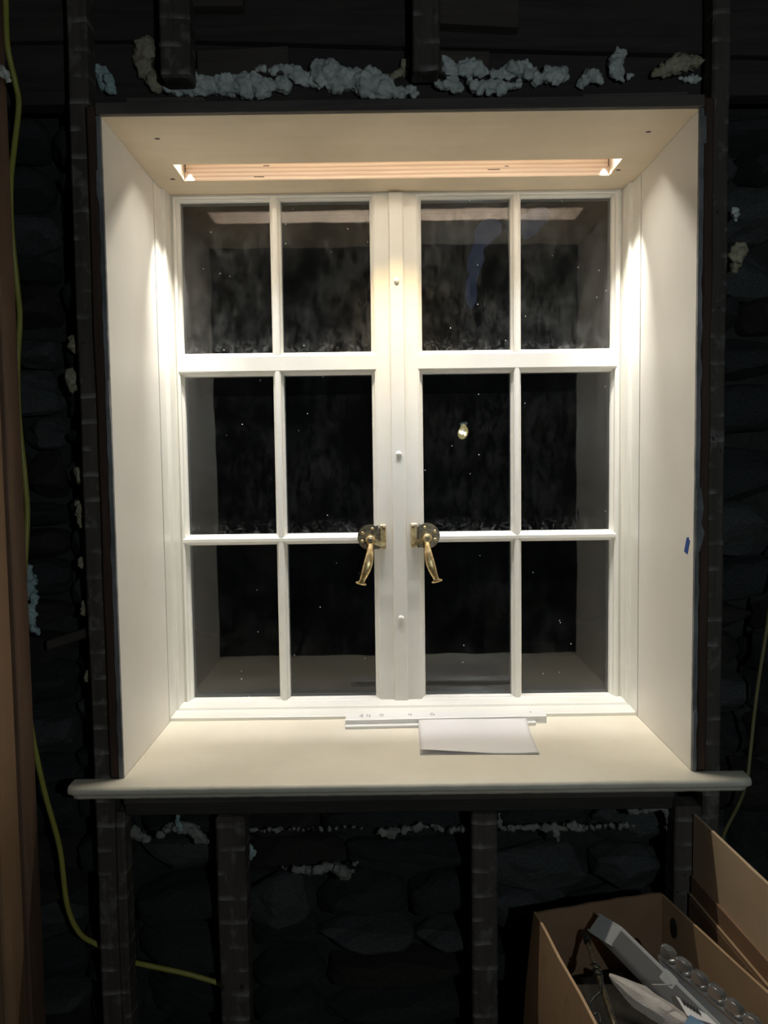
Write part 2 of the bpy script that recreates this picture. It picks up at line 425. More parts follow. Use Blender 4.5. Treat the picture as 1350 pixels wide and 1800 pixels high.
stud('narrow brown trimmer stud tight against the right white reveal', .4825, .4995, -.001, 1.094, -.004, .048, 'trimmer_wood', group='trimmer studs')
stud('short stud hanging above the window, nearer its left corner', -.380, -.332, 1.137, 1.70, .002, .046, group='cripple studs above the window')
stud('short stud hanging above the middle of the window', .021, .064, 1.142, 1.70, .002, .046, group='cripple studs above the window')
stud('short stud under the sill, nearest the yellow cable', -.4985, -.4815, FLOOR, -.066, .0102, .05, group='cripple studs under the sill')
stud('short stud under the sill, standing left of middle', -.325, -.277, FLOOR, -.073, .002, .05, group='cripple studs under the sill')
stud('short stud under the sill, standing right of middle', .108, .151, FLOOR, -.073, .002, .05, group='cripple studs under the sill')
stud('short stud under the sill, behind the cardboard sheet', .452, .497, FLOOR, -.066, .004, .05, group='cripple studs under the sill')
# rail under the sill
bm = bmesh.new(); add_box(bm, -.4805, .4505, .004, .05, -.0495, -.0245, bev=.002); 
rail = struct(obj('trim_5', bm, 'rail_wood'), 'dark horizontal timber rail directly under the window sill', 'rail')
obj('lower_batten', box_bm(-.4805, .4505, .012, .05, -.0725, -.050, bev=.002), 'dark_plank', rail)

# ------------------------------------------------------------------ reveal linings
def reveal(s, name, label):
    a, b = (s * W2, s * (W2 + .007)); x0, x1 = min(a, b), max(a, b)
    t = obj(name, box_bm(x0, x1, .0, .279, -.0005, 1.0755, bev=.0006), 'reveal_paint'); struct(t, label, 'window reveal')
    # rough plaster / skim edge that faces the room
    bm = bmesh.new(); add_box(bm, x0 if s > 0 else x0 , x1, -.006, -.0002, 0, 1.0755)
    es = [e for e in bm.edges if abs(e.verts[0].co.z - e.verts[1].co.z) > .5]
    bmesh.ops.subdivide_edges(bm, edges=es, cuts=90, use_grid_fill=True)
    for v in bm.verts:
        if abs(v.co.x) > W2 + .003: v.co.x += s * .0022 * noise.noise(Vector((s * 5, 0, v.co.z * 28)))
        v.co.y -= .0012 * abs(noise.noise(Vector((s * 9, 3, v.co.z * 40))))
        if abs(v.co.x) < W2 + .003: v.co.x -= s * .0006 * noise.noise(Vector((s * 7, 1, v.co.z * 50)))
    obj('plaster_edge', bm, 'plaster_edge', t)
    return t
revL = reveal(-1, 'trim_1', 'white painted reveal board on the side nearest the yellow cable')
revR = reveal(1, 'trim_2', 'white painted reveal board carrying the blue tape')
# chipped skim flakes on the reveal edges
def flake(parent, pts, y0=-.009, y1=-.0062):
    bm = prism_bm(pts, y0, y1, 'y'); obj('skim_flake', bm, 'white_primer' if False else 'plaster_edge', parent)
flake(revL, [(-.4835, .99), (-.4775, .995), (-.477, .94), (-.4795, .928), (-.484, .955)])
flake(revL, [(-.481, .655), (-.476, .66), (-.475, .60), (-.478, .59)])
flake(revR, [(.476, .47), (.483, .475), (.488, .44), (.484, .415), (.490, .40), (.482, .37), (.476, .36)])
flake(revR, [(.476, 1.06), (.484, 1.062), (.485, 1.02), (.477, 1.018)])
flake(revR, [(.4755, .10), (.4795, .105), (.481, .005), (.4755, .002)])

# head (soffit) plywood with the light slot
SX, SY0, SY1 = .4165, .2055, .292
ST = thing('trim_3', 'pale plywood head panel with a long light slot above the window', 'head panel', (0, .18, H), None, 'structure')
bm = bmesh.new()
z0, z1 = H, H + .0175
def ring_panel(bm, X0, X1, Y0, Y1, x0, x1, y0, y1, z0, z1):
    o_ = [(X0, Y0), (X1, Y0), (X1, Y1), (X0, Y1)]; i_ = [(x0, y0), (x1, y0), (x1, y1), (x0, y1)]
    V = {}
    for k, z in (('b', z0), ('t', z1)):
        V['o' + k] = [bm.verts.new((x, y, z)) for x, y in o_]; V['i' + k] = [bm.verts.new((x, y, z)) for x, y in i_]
    for i in range(4):
        j = (i + 1) % 4
        bm.faces.new((V['ob'][i], V['ob'][j], V['ib'][j], V['ib'][i])); bm.faces.new((V['ot'][i], V['it'][i], V['it'][j], V['ot'][j]))
        bm.faces.new((V['ob'][i], V['ot'][i], V['ot'][j], V['ob'][j])); bm.faces.new((V['ib'][i], V['ib'][j], V['it'][j], V['it'][i]))
    bmesh.ops.recalc_face_normals(bm, faces=bm.faces[:])
ring_panel(bm, -.4815, .4815, .0, .372, -SX, SX, SY0, SY1, z0, z1)
panel = obj('panel', bm, 'plywood_face', ST)
obj('front_edge', box_bm(-.4815, .4815, -.010, -.0004, z0 + .0005, z1 + .001, bev=.001), 'soffit_edge', ST)
obj('slot_back', box_bm(-SX + .0035, SX - .0035, SY1 - .0008, SY1 + .018, z0 + .0006, z0 + .062), 'plywood_plies', ST)
obj('slot_end', box_bm(-SX - .018, -SX + .0006, SY0 - .02, SY1 + .018, z0 + .0006, z0 + .062), 'plywood_plies', ST)
obj('slot_end', box_bm(SX - .0006, SX + .018, SY0 - .02, SY1 + .018, z0 + .0006, z0 + .062), 'plywood_plies', ST)
obj('slot_front', box_bm(-SX + .001, SX - .001, SY0 - .018, SY0 + .0006, z0 + .0006, z0 + .062), 'plywood_plies', ST)
obj('slot_top', box_bm(-SX - .018, SX + .018, SY0 - .018, SY1 + .018, z0 + .0622, z0 + .07), 'plywood_face', ST)
for x, y in ((-.411, .087), (-.436, .280), (.424, .086), (.425, .263)):
    bm = bmesh.new()
    ring = [[Vector((x + r * 1.4 * math.cos(t), y + r * math.sin(t), z)) for t in [k * math.pi / 6 for k in range(12)]] for r, z in ((.0034, z0 - .0003), (.0034, z0 + .001))]
    add_loft(bm, ring); obj('screw_hole', bm, 'screw_dark', ST)
# knots on the slot back
for x, z, l in ((-.27, .006, .010), (-.255, .027, .006), (.19, .014, .012), (.215, .020, .004)):
    obj('knot', box_bm(x - l, x + l, SY1 - .0011, SY1 - .0007, H + z - .0008, H + z + .0008), 'screw_dark', ST)
# shims on the head edge
tag(obj('wood_shim', prism_bm([(-.432, 1.0942), (-.306, 1.0942), (-.311, 1.1025), (-.432, 1.1025)], -.006, .04, 'y'), 'soffit_edge'), 'short thin timber shim on the head edge below the thick foam', 'shim', 'shims on the window head')
tag(obj('wood_shim', prism_bm([(.29, 1.0942), (.455, 1.0942), (.455, 1.1000), (.29, 1.0985)], -.006, .04, 'y'), 'soffit_edge'), 'long thin timber shim on the head edge below the yellowish foam', 'shim', 'shims on the window head')

# LED strip on the front side of the slot
led = thing('led_strip', 'LED strip hidden in the slot of the plywood head', 'led strip', (0, SY0, LED_Z))
obj('channel', box_bm(-.39, .39, SY0 + .0007, SY0 + .0022, LED_Z + .004, LED_Z + .016), 'aluminium', led)
for i in range(26):
    x = -.375 + i * .03
    obj('diode', box_bm(x - .0025, x + .0025, SY0 + .0022, SY0 + .003, LED_Z + .008, LED_Z + .012), 'led_glow', led)

# ------------------------------------------------------------------ sill board
ST4 = thing('trim_4', 'cream painted window sill board with rounded nosing and horns', 'window sill', (0, 0, -.02), None, 'structure')
T = .0235
prof = [(-.006, 0), (-.036, 0), (-.0405, -.0012), (-.0435, -.0045), (-.0440, -.0085), (-.0425, -.0125), (-.0395, -.0148), (-.0375, -.0152), (-.0365, -.019), (-.034, -.0225), (-.030, -T), (-.006, -T)]
bm = bmesh.new(); add_prism(bm, prof, -.556, .560, 'x')
es = [e for e in bm.edges if abs(e.verts[0].co.x - e.verts[1].co.x) > .5]
bmesh.ops.subdivide_edges(bm, edges=es, cuts=120, use_grid_fill=True)
for v in bm.verts:
    x = v.co.x
    for end, s in ((-.556, 1), (.560, -1)):          # horns: ends rounded like the nosing
        d = abs(x - end)
        if d < .0095 and v.co.y < -.03: v.co.y += .006 * (1 - d / .0095) ** 2
        if d < .0095 and v.co.z < -.014: v.co.x += s * .006
    if v.co.y < -.02:
        k = noise.noise(Vector((x * 38, v.co.y * 60, v.co.z * 90)))
        v.co.y += .0007 * k; v.co.z += .0006 * noise.noise(Vector((x * 55, 4, v.co.z * 50)))
nose = autosmooth(obj('nosing', bm, 'sill_paint', ST4), 50)
obj('board', box_bm(-W2 + .0002, W2 - .0002, -.0061, .30, -.022, 0.0, bev=.0003), 'sill_paint', ST4)

# ------------------------------------------------------------------ window frame
WF = thing('window_1', 'white painted wooden window frame holding two casements', 'window frame', (0, .33, 0), None, 'structure')
for s in (-1, 1):
    prof = [(s * .4825, .281), (s * .4742, .281), (s * .4736, .328), (s * .4690, .330), (s * .4674, .3335), (s * .4674, .352), (s * .4660, .3665), (s * .4660, .374), (s * .4610, .374), (s * .4610, .43), (s * .4825, .43)]
    obj('jamb', prism_bm(prof, .0002, 1.0755, 'z'), 'window_paint', WF)
prof = [(.372, 1.0755), (.372, 1.0725), (.376, 1.0715), (.43, 1.0715), (.43, 1.11), (.372, 1.11)]
obj('head', prism_bm(prof, -.4820, .4820, 'x'), 'window_paint', WF)
prof = [(.285, .0002), (.285, .0062), (.2865, .0072), (.329, .0085), (.331, .0128), (.338, .0140), (.364, .0158), (.366, .0135), (.372, .0135), (.372, .005), (.43, .005), (.43, -.03), (.30, -.03), (.30, .0002)]
obj('sill_member', prism_bm(prof, -.4735, .4735, 'x'), 'window_paint', WF)
obj('sill_stop', box_bm(-.4662, .4662, .3725, .43, .0052, .0130), 'window_paint', WF)

# ------------------------------------------------------------------ casements
YF, YG = .3680, .3885            # room face and glass plane
ZR = ((.018, .349), (.372, .705), (.754, 1.0635))
def bar_profile(lo, hi, flo, fhi, blo=.010, bhi=.010):
    """profile across a bar; lo..hi between glass edges, flo/fhi: glass on that side"""
    P = []
    if flo: P += [(lo, YG - .001), (lo + .0012, YG - .0065), (lo + blo * .55, YG - .0105), (lo + blo * .62, YF + .0025), (lo + blo, YF)]
    else: P += [(lo, YF)]
    if fhi: P += [(hi - bhi, YF), (hi - bhi * .62, YF + .0025), (hi - bhi * .55, YG - .0105), (hi - .0012, YG - .0065), (hi, YG - .001)]
    else: P += [(hi, YF)]
    return P + [(hi, .408), (lo, .408)]
def bar_x(name, x0, x1, lo, hi, flo, fhi, parent, **k):
    pr = [(y, z) for z, y in bar_profile(lo, hi, flo, fhi, **k)]
    return obj(name, prism_bm(pr, x0, x1, 'x'), 'window_paint', parent)
def bar_z(name, z0, z1, lo, hi, flo, fhi, parent, **k):
    off = .0004 if name == 'muntin' else 0.0
    return obj(name, prism_bm([(x, y + off) for x, y in bar_profile(lo, hi, flo, fhi, **k)], z0, z1, 'z'), 'window_paint', parent)
def add_pane(x0, x1, z0, z1, mat, parent):
    bm = bmesh.new(); add_box(bm, x0 - .004, x1 + .004, YG, YG + .0025, z0 - .004, z1 + .004)
    tx, tz = random.uniform(-.0006, .0006), random.uniform(-.0008, .0008)
    for v in bm.verts: v.co.y += tx * ((v.co.x - x0) / (x1 - x0) - .5) + tz * ((v.co.z - z0) / (z1 - z0) - .5)
    return obj('pane', bm, mat, parent)
def casement(label, xs, outer, inner, left):
    t = thing('casement_sash', label, 'casement', (outer, .385, .014), 'pair of casements')
    (a0, a1), (b0, b1) = xs
    if left:
        bar_z('stile', .0136, 1.0712, outer, a0, False, True, t, bhi=.0105)
        bar_z('stile', .0136, 1.0712, b1, inner, True, False, t, blo=.0115)
    else:
        bar_z('stile', .0136, 1.0712, a0 - (a0 - inner), a0, False, True, t, bhi=.0115)
        bar_z('stile', .0136, 1.0712, b1, outer, True, False, t, blo=.0105)
    X0, X1 = a0 - .0100, b1 + .0100
    bar_x('rail', X0, X1, .0136, ZR[0][0], False, True, t, bhi=.0036)
    bar_x('rail', X0, X1, ZR[1][1], ZR[2][0], True, True, t)
    bar_x('rail', X0, X1, ZR[2][1], 1.0712, True, False, t, blo=.0065)
    bar_x('muntin', X0, X1, ZR[0][1], ZR[1][0], True, True, t, blo=.0085, bhi=.0085)
    bar_z('muntin', ZR[2][0] - .0096, ZR[2][1] + .006, a1, b0, True, True, t, blo=.0085, bhi=.0085)
    bar_z('muntin', ZR[0][0] - .0034, ZR[1][1] + .0096, a1, b0, True, True, t, blo=.0085, bhi=.0085)
    for i, (z0, z1) in enumerate(ZR):
        for x0, x1 in xs:
            add_pane(x0, x1, z0, z1, 'glass_dusty' if i == 2 else 'glass_clear', t)
    return t
XL = ((-.449, -.264), (-.2405, -.0565)); XR = ((.051, .2355), (.2585, .4455))
csL = casement('left casement with six panes and a brass latch', XL, -.4608, -.0022, True)
csR = casement('right casement with six panes and a brass latch', XR, .4608, -.0014, False)
# astragal cover strip on the meeting stiles with three bolt heads
pr = [(-.0176, YF - .0002), (-.0170, YF - .0070), (-.0148, YF - .0105), (.0108, YF - .0105), (.0130, YF - .0070), (.0136, YF - .0002)]
ast = obj('astragal', prism_bm(pr, .0142, 1.0705, 'z'), 'window_paint', csL)
for z, x in ((.893, -.0020), (.538, -.0015), (.192, -.0010)):
    bm = bmesh.new(); bmesh.ops.create_uvsphere(bm, u_segments=14, v_segments=8, radius=.0062)
    for v in bm.verts: v.co.y *= .75; v.co += Vector((x, YF - .0108, z))
    obj('bolt_head', bm, 'window_paint', ast, True)

# brass latches
def latch(s, parent, label):
    """s=-1 left, +1 right. mirrored about the latch"""
    pv = at(651, 949, .348) if s < 0 else at(751, 946, .348)
    px, pz = pv.x, pv.z
    def X(u): return px - s * u          # u>0 towards the meeting stile
    L = obj('latch', disc_bm((px, pz), .0104, .3385, .3590, bev=.0030), 'brass', parent, True); autosmooth(L, 45)
    L['label'] = label
    # back plate: disc with a flat tab towards the centre
    bm = bmesh.new(); pts = []
    cx, cz, r = X(-.0005), pz + .004, .0265
    for k in range(25):
        t = math.radians(62 + k * (236 / 24)); pts.append((cx - s * r * math.cos(t) , cz + r * math.sin(t)))
    pts += [(X(.0165), pz - .0215), (X(.0165), pz + .0290)]
    add_prism(bm, pts if s < 0 else pts[::-1], .3560, .3672, 'y')
    autosmooth(obj('back_plate', bm, 'brass_aged', L), 40)
    for a in (75, 150, 205):
        t = math.radians(a); c = (cx - s * .0185 * math.cos(t), cz + .0185 * math.sin(t))
        obj('screw', disc_bm(c, .0034, .3546, .3562, 12, bev=.0008), 'brass', L)
    # keeper block on the stile
    k0, k1 = sorted((X(.0205), X(.0330)))
    obj('keeper', box_bm(k0, k1, .3540, .3676, pz - .0195, pz + .0305, bev=.0012), 'brass', L)
    obj('keeper_hook', box_bm(*sorted((X(.0172), X(.0196))), .3500, .3600, pz - .0195, pz + .0250, bev=.0008), 'screw_dark', L)
    for dz in (.024, -.013):
        obj('screw', disc_bm((X(.0285), pz + dz), .0034, .3527, .3542, 12, bev=.0008), 'brass_aged', L)
    # tongue
    tip = (X(.0305), pz - .0125)
    bm = bmesh.new(); N = 8; rings = []
    for i in range(N + 1):
        f = i / N; x = px + (tip[0] - px) * f; z = pz + (tip[1] - pz) * f
        hw = .0058 * (1 - .62 * f) + .0020 * math.sin(math.pi * f); y = .3405 + .003 * f
        rings.append([Vector((x, y, z - hw)), Vector((x, y, z + hw)), Vector((x, y + .004, z + hw)), Vector((x, y + .004, z - hw))])
    add_loft(bm, rings); autosmooth(obj('tongue', bm, 'brass', L), 40)
    obj('pivot_pin', disc_bm((px, pz), .0050, .3366, .3386, 18, bev=.0008), 'brass_aged', L)
    # lever handle hanging down and outwards
    bp = at(634, 1028, .325) if s < 0 else at(769, 1024, .325)
    top = Vector((px - s * .001, .3415, pz - .006)); end = bp
    rings = []
    for f, hw, hd in ((0, .0050, .0035), (.06, .0054, .0040), (.14, .0060, .0045), (.25, .0074, .0058), (.38, .0090, .0066), (.52, .0094, .0068), (.66, .0086, .0062), (.78, .0070, .0052), (.88, .0058, .0045), (.925, .0060, .0044), (.945, .0105, .0046), (.965, .0118, .0048), (.985, .0108, .0046), (1.0, .0070, .0036)):
        c = top.lerp(end, f); c.x += s * .0052 * math.sin(math.pi * min(1, f * 1.05)) * -.9; c.y -= .010 * math.sin(math.pi * f)
        d = (end - top).normalized(); a = d.cross(Vector((0, -1, 0))).normalized()
        b = a.cross(d).normalized()
        ring = []
        for k in range(16):
            t = 2 * math.pi * k / 16
            rr = 1 - .16 * max(0, math.cos(2 * (t - math.pi / 2))) * (1 if .15 < f < .85 else 0)
            ring.append(c + a * hw * math.cos(t) + b * hd * rr * math.sin(t))
        rings.append(ring)
    bm = bmesh.new(); add_loft(bm, rings)
    autosmooth(obj('lever', bm, 'brass', L), 60)
latch(-1, csL, 'brass casement latch with drooping lever')
latch(1, csR, 'brass casement latch with drooping lever')

# ------------------------------------------------------------------ things on the sill
mould = thing('wood_moulding', 'white primed wood moulding with pencil marks lying along the sill', 'moulding', (.09, .25, 0))
pr = [(.0, .0), (.0, .0048), (.0015, .0062), (.0085, .0062), (.0100, .0048), (.0110, .0030), (.0125, .0028), (.0130, .0085), (.0120, .0100), (.0122, .0138), (.0140, .0152), (.0480, .0160), (.0500, .0148), (.0500, .0)]
mp = [at(607, 1284, .22), None]
def mpt(u, v, w_):           # along, across, up ; slight skew of the piece on the sill
    p0 = Vector((-.1150, .2230, 0)); p1 = Vector((.2840, .2330, 0)); d = (p1 - p0); L_ = d.length; d.normalize()
    nrm = Vector((-d.y, d.x, 0)); return p0 + d * (u * L_) + nrm * v + Vector((0, 0, w_ + .0004))
def mould_bm(prof, u0, u1, u1f=None):
    bm = bmesh.new()
    A = [bm.verts.new(mpt(u0, a, b)) for a, b in prof]; B = [bm.verts.new(mpt(u1 - (.0 if u1f is None else u1f * (1 - a / .05)), a, b)) for a, b in prof]
    k = len(prof)
    for i in range(k): bm.faces.new((A[i], A[(i + 1) % k], B[(i + 1) % k], B[i]))
    bm.faces.new(A[::-1]); bm.faces.new(B); bmesh.ops.recalc_face_normals(bm, faces=bm.faces[:]); return bm
obj('moulded_bar', mould_bm(pr[6:] + [(.011, 0)], 0, 1), 'white_primer', mould)
obj('bead', mould_bm(pr[:6] + [(.0108, 0)], 0, .94), 'white_primer', mould)
def stroke(pts, wd=.0006):
    bm = bmesh.new()
    for (u0, v0), (u1, v1) in zip(pts, pts[1:]):
        a = mpt(u0, v0, .0158 + .0006); b = mpt(u1, v1, .0158 + .0006)
        d = (b - a).normalized(); nn = Vector((-d.y, d.x, 0)) * wd
        q = [a + nn, a - nn, b - nn, b + nn]
        lo = [bm.verts.new(p) for p in q]; hi = [bm.verts.new(p + Vector((0, 0, .0002))) for p in q]
        bm.faces.new(hi)
        for i in range(4): bm.faces.new((lo[i], lo[(i + 1) % 4], hi[(i + 1) % 4], hi[i]))
    obj('pencil_mark', bm, 'pencil', mould)
stroke([(.085, .040), (.070, .029), (.082, .026)]); stroke([(.082, .041), (.086, .020)])
stroke([(.108, .040), (.106, .028), (.122, .028)]); stroke([(.120, .040), (.122, .021)])
stroke([(.172, .036), (.180, .040), (.188, .036), (.186, .027), (.176, .026), (.172, .031), (.172, .036)])
stroke([(.318, .038), (.314, .030), (.328, .029)]); stroke([(.326, .040), (.330, .024)])
stroke([(.440, .040), (.428, .037), (.424, .029), (.432, .025), (.444, .027), (.443, .032), (.436, .032)])
bm = bmesh.new()
c = mpt(.93, .033, .0162); add_loft(bm, [[c + Vector((.0016 * math.cos(t), .0024 * math.sin(t), dz)) for t in [k * math.pi / 5 for k in range(10)]] for dz in (0, .0004)])
obj('nail_dent', bm, 'pencil', mould)

# loose sheets of paper
def sheet(corners, lift, name, label, group, seed, z0):
    (bl, br, fr_, fl) = [Vector(c) for c in corners]; n_ = 24; bm = bmesh.new(); top = []; bot = []
    for j in range(n_ + 1):
        v = j / n_; rt = []; rb = []
        for i in range(n_ + 1):
            u = i / n_
            p = bl.lerp(br, u).lerp(fl.lerp(fr_, u), v)
            z = z0 + .0105 * max(0, 1 - v / .38) ** 1.3 + lift(u, v)
            rt.append(bm.verts.new((p.x, p.y, z + .0005))); rb.append(bm.verts.new((p.x, p.y, z)))
        top.append(rt); bot.append(rb)
    for j in range(n_):
        for i in range(n_):
            bm.faces.new((top[j][i], top[j][i + 1], top[j + 1][i + 1], top[j + 1][i])); bm.faces.new((bot[j][i], bot[j + 1][i], bot[j + 1][i + 1], bot[j][i + 1]))
    def wall_(a, b):
        for k in range(len(a) - 1): bm.faces.new((a[k], a[k + 1], b[k + 1], b[k]))
    wall_(top[0], bot[0]); wall_(top[-1], bot[-1]); wall_([r[0] for r in top], [r[0] for r in bot]); wall_([r[-1] for r in top], [r[-1] for r in bot])
    bmesh.ops.recalc_face_normals(bm, faces=bm.faces[:])
    return tag(obj(name, bm, 'paper', None, True), label, 'paper', group)
sheet([(.0285, .236, 0), (.2425, .236, 0), (.2365, .0775, 0), (.0245, .0820, 0)], lambda u, v: 0, 'paper_sheet', 'lower white paper sheet lying flat on the sill', 'paper sheets on the sill', 1, .0004)
sheet([(.0295, .238, 0), (.2420, .238, 0), (.2360, .0770, 0), (.0255, .0840, 0)], lambda u, v: .0016 + .0075 * max(0, (v - .72) / .28) ** 1.6 * max(0, 1 - u / .62) + .002 * max(0, (v - .8) / .2) * max(0, (u - .85) / .15), 'paper_sheet', 'upper white paper sheet with a curled front corner on the sill', 'paper sheets on the sill', 2, .0008)

# blue tape on the reveal edge
tp = []
bm = bmesh.new()
q = [(-.0005, .390), (.030, .386), (.041, .364), (.028, .3625), (.002, .368)]
pts = [(.038, .3640), (.024, .3610), (.0145, .3850), (.0195, .3865), (.0190, .3900), (.0270, .3890)]
pr = [(y, z) for y, z in pts]
add_prism(bm, pr, W2 - .0009, W2 - .0002, 'x')
tag(obj('masking_tape', bm, 'blue_tape'), 'small torn piece of blue masking tape on the white reveal', 'tape')

# ------------------------------------------------------------------ expanding foam squeezed from the gaps
clouds = bpy.data.textures.new('foam_clouds', 'CLOUDS'); clouds.noise_scale = .009; clouds.noise_depth = 3
def foam(pts, mat='foam_pale', vox=.0028, strength=.015, grow=1.22):
    bm = bmesh.new()
    for px, py, Y, rp in pts:
        c = at(px, py, Y); r = rp * grow * (Y - CAM.y) / F_PX
        m = bmesh.ops.create_icosphere(bm, subdivisions=2, radius=r)
        for v in m['verts']:
            v.co = Vector((v.co.x, v.co.y * .8, v.co.z)) + c
    o = obj('foam_bead', bm, mat, wall, True)
    r = o.modifiers.new('remesh', 'REMESH'); r.mode = 'VOXEL'; r.voxel_size = vox; r.use_smooth_shade = True
    d = o.modifiers.new('displace', 'DISPLACE'); d.texture = clouds; d.texture_coords = 'GLOBAL'; d.strength = strength; d.mid_level = .5
    return o
def run(pts, n=5, jit=5, jr=.3, Y=.05, seed=0):
    rs = random.Random(seed); out = []
    for (x0, y0, r0), (x1, y1, r1) in zip(pts, pts[1:]):
        for k in range(n):
            f = k / n
            out.append((x0 + (x1 - x0) * f + rs.uniform(-jit, jit), y0 + (y1 - y0) * f + rs.uniform(-jit, jit), Y + rs.uniform(-.006, .008), (r0 + (r1 - r0) * f) * rs.uniform(1 - jr, 1 + jr)))
    x, y, r = pts[-1]; out.append((x, y, Y, r)); return out
# long bead over the window
foam(run([(258, 78, 12), (252, 100, 15), (255, 125, 13), (275, 150, 12)], 4, 5, .3, .056, 1), 'foam_tan')
foam(run([(288, 58, 4), (285, 70, 4), (282, 80, 3)], 2, 1, .2, .052, 91))
foam(run([(290, 152, 9), (330, 152, 12), (345, 140, 12), (360, 150, 14), (410, 150, 15), (455, 148, 15), (500, 150, 11)], 5, 6, .3, .054, 2))
foam(run([(455, 122, 4), (480, 124, 6), (508, 120, 7)], 4, 2, .3, .040, 3))
foam(run([(514, 122, 8), (528, 138, 9), (560, 145, 9)], 4, 4, .3, .054, 4))
foam(run([(555, 135, 10), (575, 128, 14), (600, 140, 14), (640, 142, 16), (670, 150, 14), (700, 160, 9), (732, 165, 4)], 5, 6, .3, .054, 5))
foam(run([(645, 122, 7), (662, 130, 8)], 3, 3, .3, .050, 6))
foam(run([(690, 135, 6), (708, 125, 7), (718, 105, 4)], 4, 3, .3, .058, 7), 'foam_tan')
foam([(735, 137, .05, 4), (745, 139, .05, 4)])
foam(run([(787, 106, 8), (788, 125, 7), (805, 122, 9), (830, 118, 11), (848, 125, 9)], 4, 3, .25, .050, 8))
foam(run([(770, 148, 6), (795, 150, 9), (808, 158, 6)], 4, 4, .3, .050, 9))
foam(run([(825, 145, 7), (838, 160, 6), (850, 150, 7)], 4, 4, .3, .050, 10))
foam(run([(865, 130, 7), (890, 125, 9), (915, 115, 11), (925, 128, 10), (945, 132, 6)], 4, 4, .3, .050, 11))
foam(run([(860, 152, 9), (885, 155, 9), (912, 145, 6)], 4, 4, .3, .048, 12))
foam(run([(945, 140, 7), (970, 132, 10), (992, 126, 8), (978, 145, 5)], 4, 4, .3, .050, 13))
foam(run([(1023, 147, 6), (1035, 132, 10), (1050, 135, 8), (1053, 146, 4)], 4, 2, .25, .050, 14))
foam(run([(1085, 96, 8), (1080, 110, 12), (1084, 125, 8), (1092, 140, 5)], 4, 3, .25, .050, 15))
foam([(1105, 132, .052, 5), (1108, 134, .054, 4)])
foam(run([(1150, 130, 5), (1175, 122, 9), (1195, 113, 11), (1215, 112, 10), (1228, 108, 7)], 4, 3, .25, .046, 16), 'foam_tan')
foam(run([(1195, 138, 4), (1225, 140, 6)], 4, 2, .25, .052, 17))
foam(run([(170, 120, 7), (180, 130, 9), (195, 142, 7), (182, 155, 7), (200, 160, 5)], 3, 4, .3, .052, 18), 'foam_teal')
# under the sill
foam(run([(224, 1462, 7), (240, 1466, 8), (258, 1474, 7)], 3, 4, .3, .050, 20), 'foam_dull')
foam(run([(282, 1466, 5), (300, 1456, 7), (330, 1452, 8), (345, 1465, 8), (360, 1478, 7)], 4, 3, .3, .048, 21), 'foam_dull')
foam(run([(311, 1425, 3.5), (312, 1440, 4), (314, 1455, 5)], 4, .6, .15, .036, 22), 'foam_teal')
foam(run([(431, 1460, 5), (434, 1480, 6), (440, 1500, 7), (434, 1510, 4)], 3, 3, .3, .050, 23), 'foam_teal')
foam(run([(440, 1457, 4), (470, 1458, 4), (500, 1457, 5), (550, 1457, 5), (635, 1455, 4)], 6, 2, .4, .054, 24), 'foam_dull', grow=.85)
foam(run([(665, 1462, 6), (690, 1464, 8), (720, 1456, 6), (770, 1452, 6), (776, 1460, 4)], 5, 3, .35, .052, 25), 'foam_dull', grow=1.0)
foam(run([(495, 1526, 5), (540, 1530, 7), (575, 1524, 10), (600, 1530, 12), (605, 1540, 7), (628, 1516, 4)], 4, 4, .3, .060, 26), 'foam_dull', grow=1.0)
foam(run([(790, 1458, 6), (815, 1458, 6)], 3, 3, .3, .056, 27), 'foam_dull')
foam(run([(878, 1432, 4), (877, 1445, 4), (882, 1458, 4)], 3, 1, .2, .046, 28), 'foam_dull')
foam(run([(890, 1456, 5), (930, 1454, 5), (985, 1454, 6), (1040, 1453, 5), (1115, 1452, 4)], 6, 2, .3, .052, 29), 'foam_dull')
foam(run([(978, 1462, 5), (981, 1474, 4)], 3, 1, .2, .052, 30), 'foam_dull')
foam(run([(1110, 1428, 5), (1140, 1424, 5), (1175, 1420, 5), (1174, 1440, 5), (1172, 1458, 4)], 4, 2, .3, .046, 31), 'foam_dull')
# beside the studs
foam(run([(50, 1005, 7), (54, 1030, 9), (58, 1060, 9), (52, 1090, 8), (66, 1108, 6)], 3, 3, .3, .035, 32), 'foam_teal')
foam(run([(128, 596, 7), (130, 610, 8)], 3, 1, .2, .050, 33), 'foam_tan')
foam(run([(124, 660, 9), (128, 680, 8)], 3, 2, .2, .050, 34), 'foam_tan')
foam(run([(138, 830, 6), (140, 845, 5)], 3, 1, .2, .050, 35), 'foam_tan')
foam(run([(139, 885, 5), (141, 905, 6), (142, 925, 4)], 3, 1, .2, .050, 36), 'foam_tan')
foam(run([(143, 985, 5), (144, 995, 5)], 3, 1, .2, .050, 37), 'foam_tan')
foam(run([(147, 1060, 6), (150, 1075, 6)], 3, 1, .2, .050, 38), 'foam_tan')
foam(run([(154, 1180, 4), (153, 1195, 5)], 3, 1, .2, .050, 39), 'foam_tan')
foam(run([(1299, 440, 13), (1294, 455, 9), (1290, 475, 5)], 3, 1, .15, .046, 40), 'foam_tan')
foam(run([(1291, 370, 5), (1293, 385, 4)], 3, 1, .2, .046, 41))
foam(run([(2, 118, 5), (10, 130, 6), (14, 142, 4)], 3, 2, .2, -.09, 42))

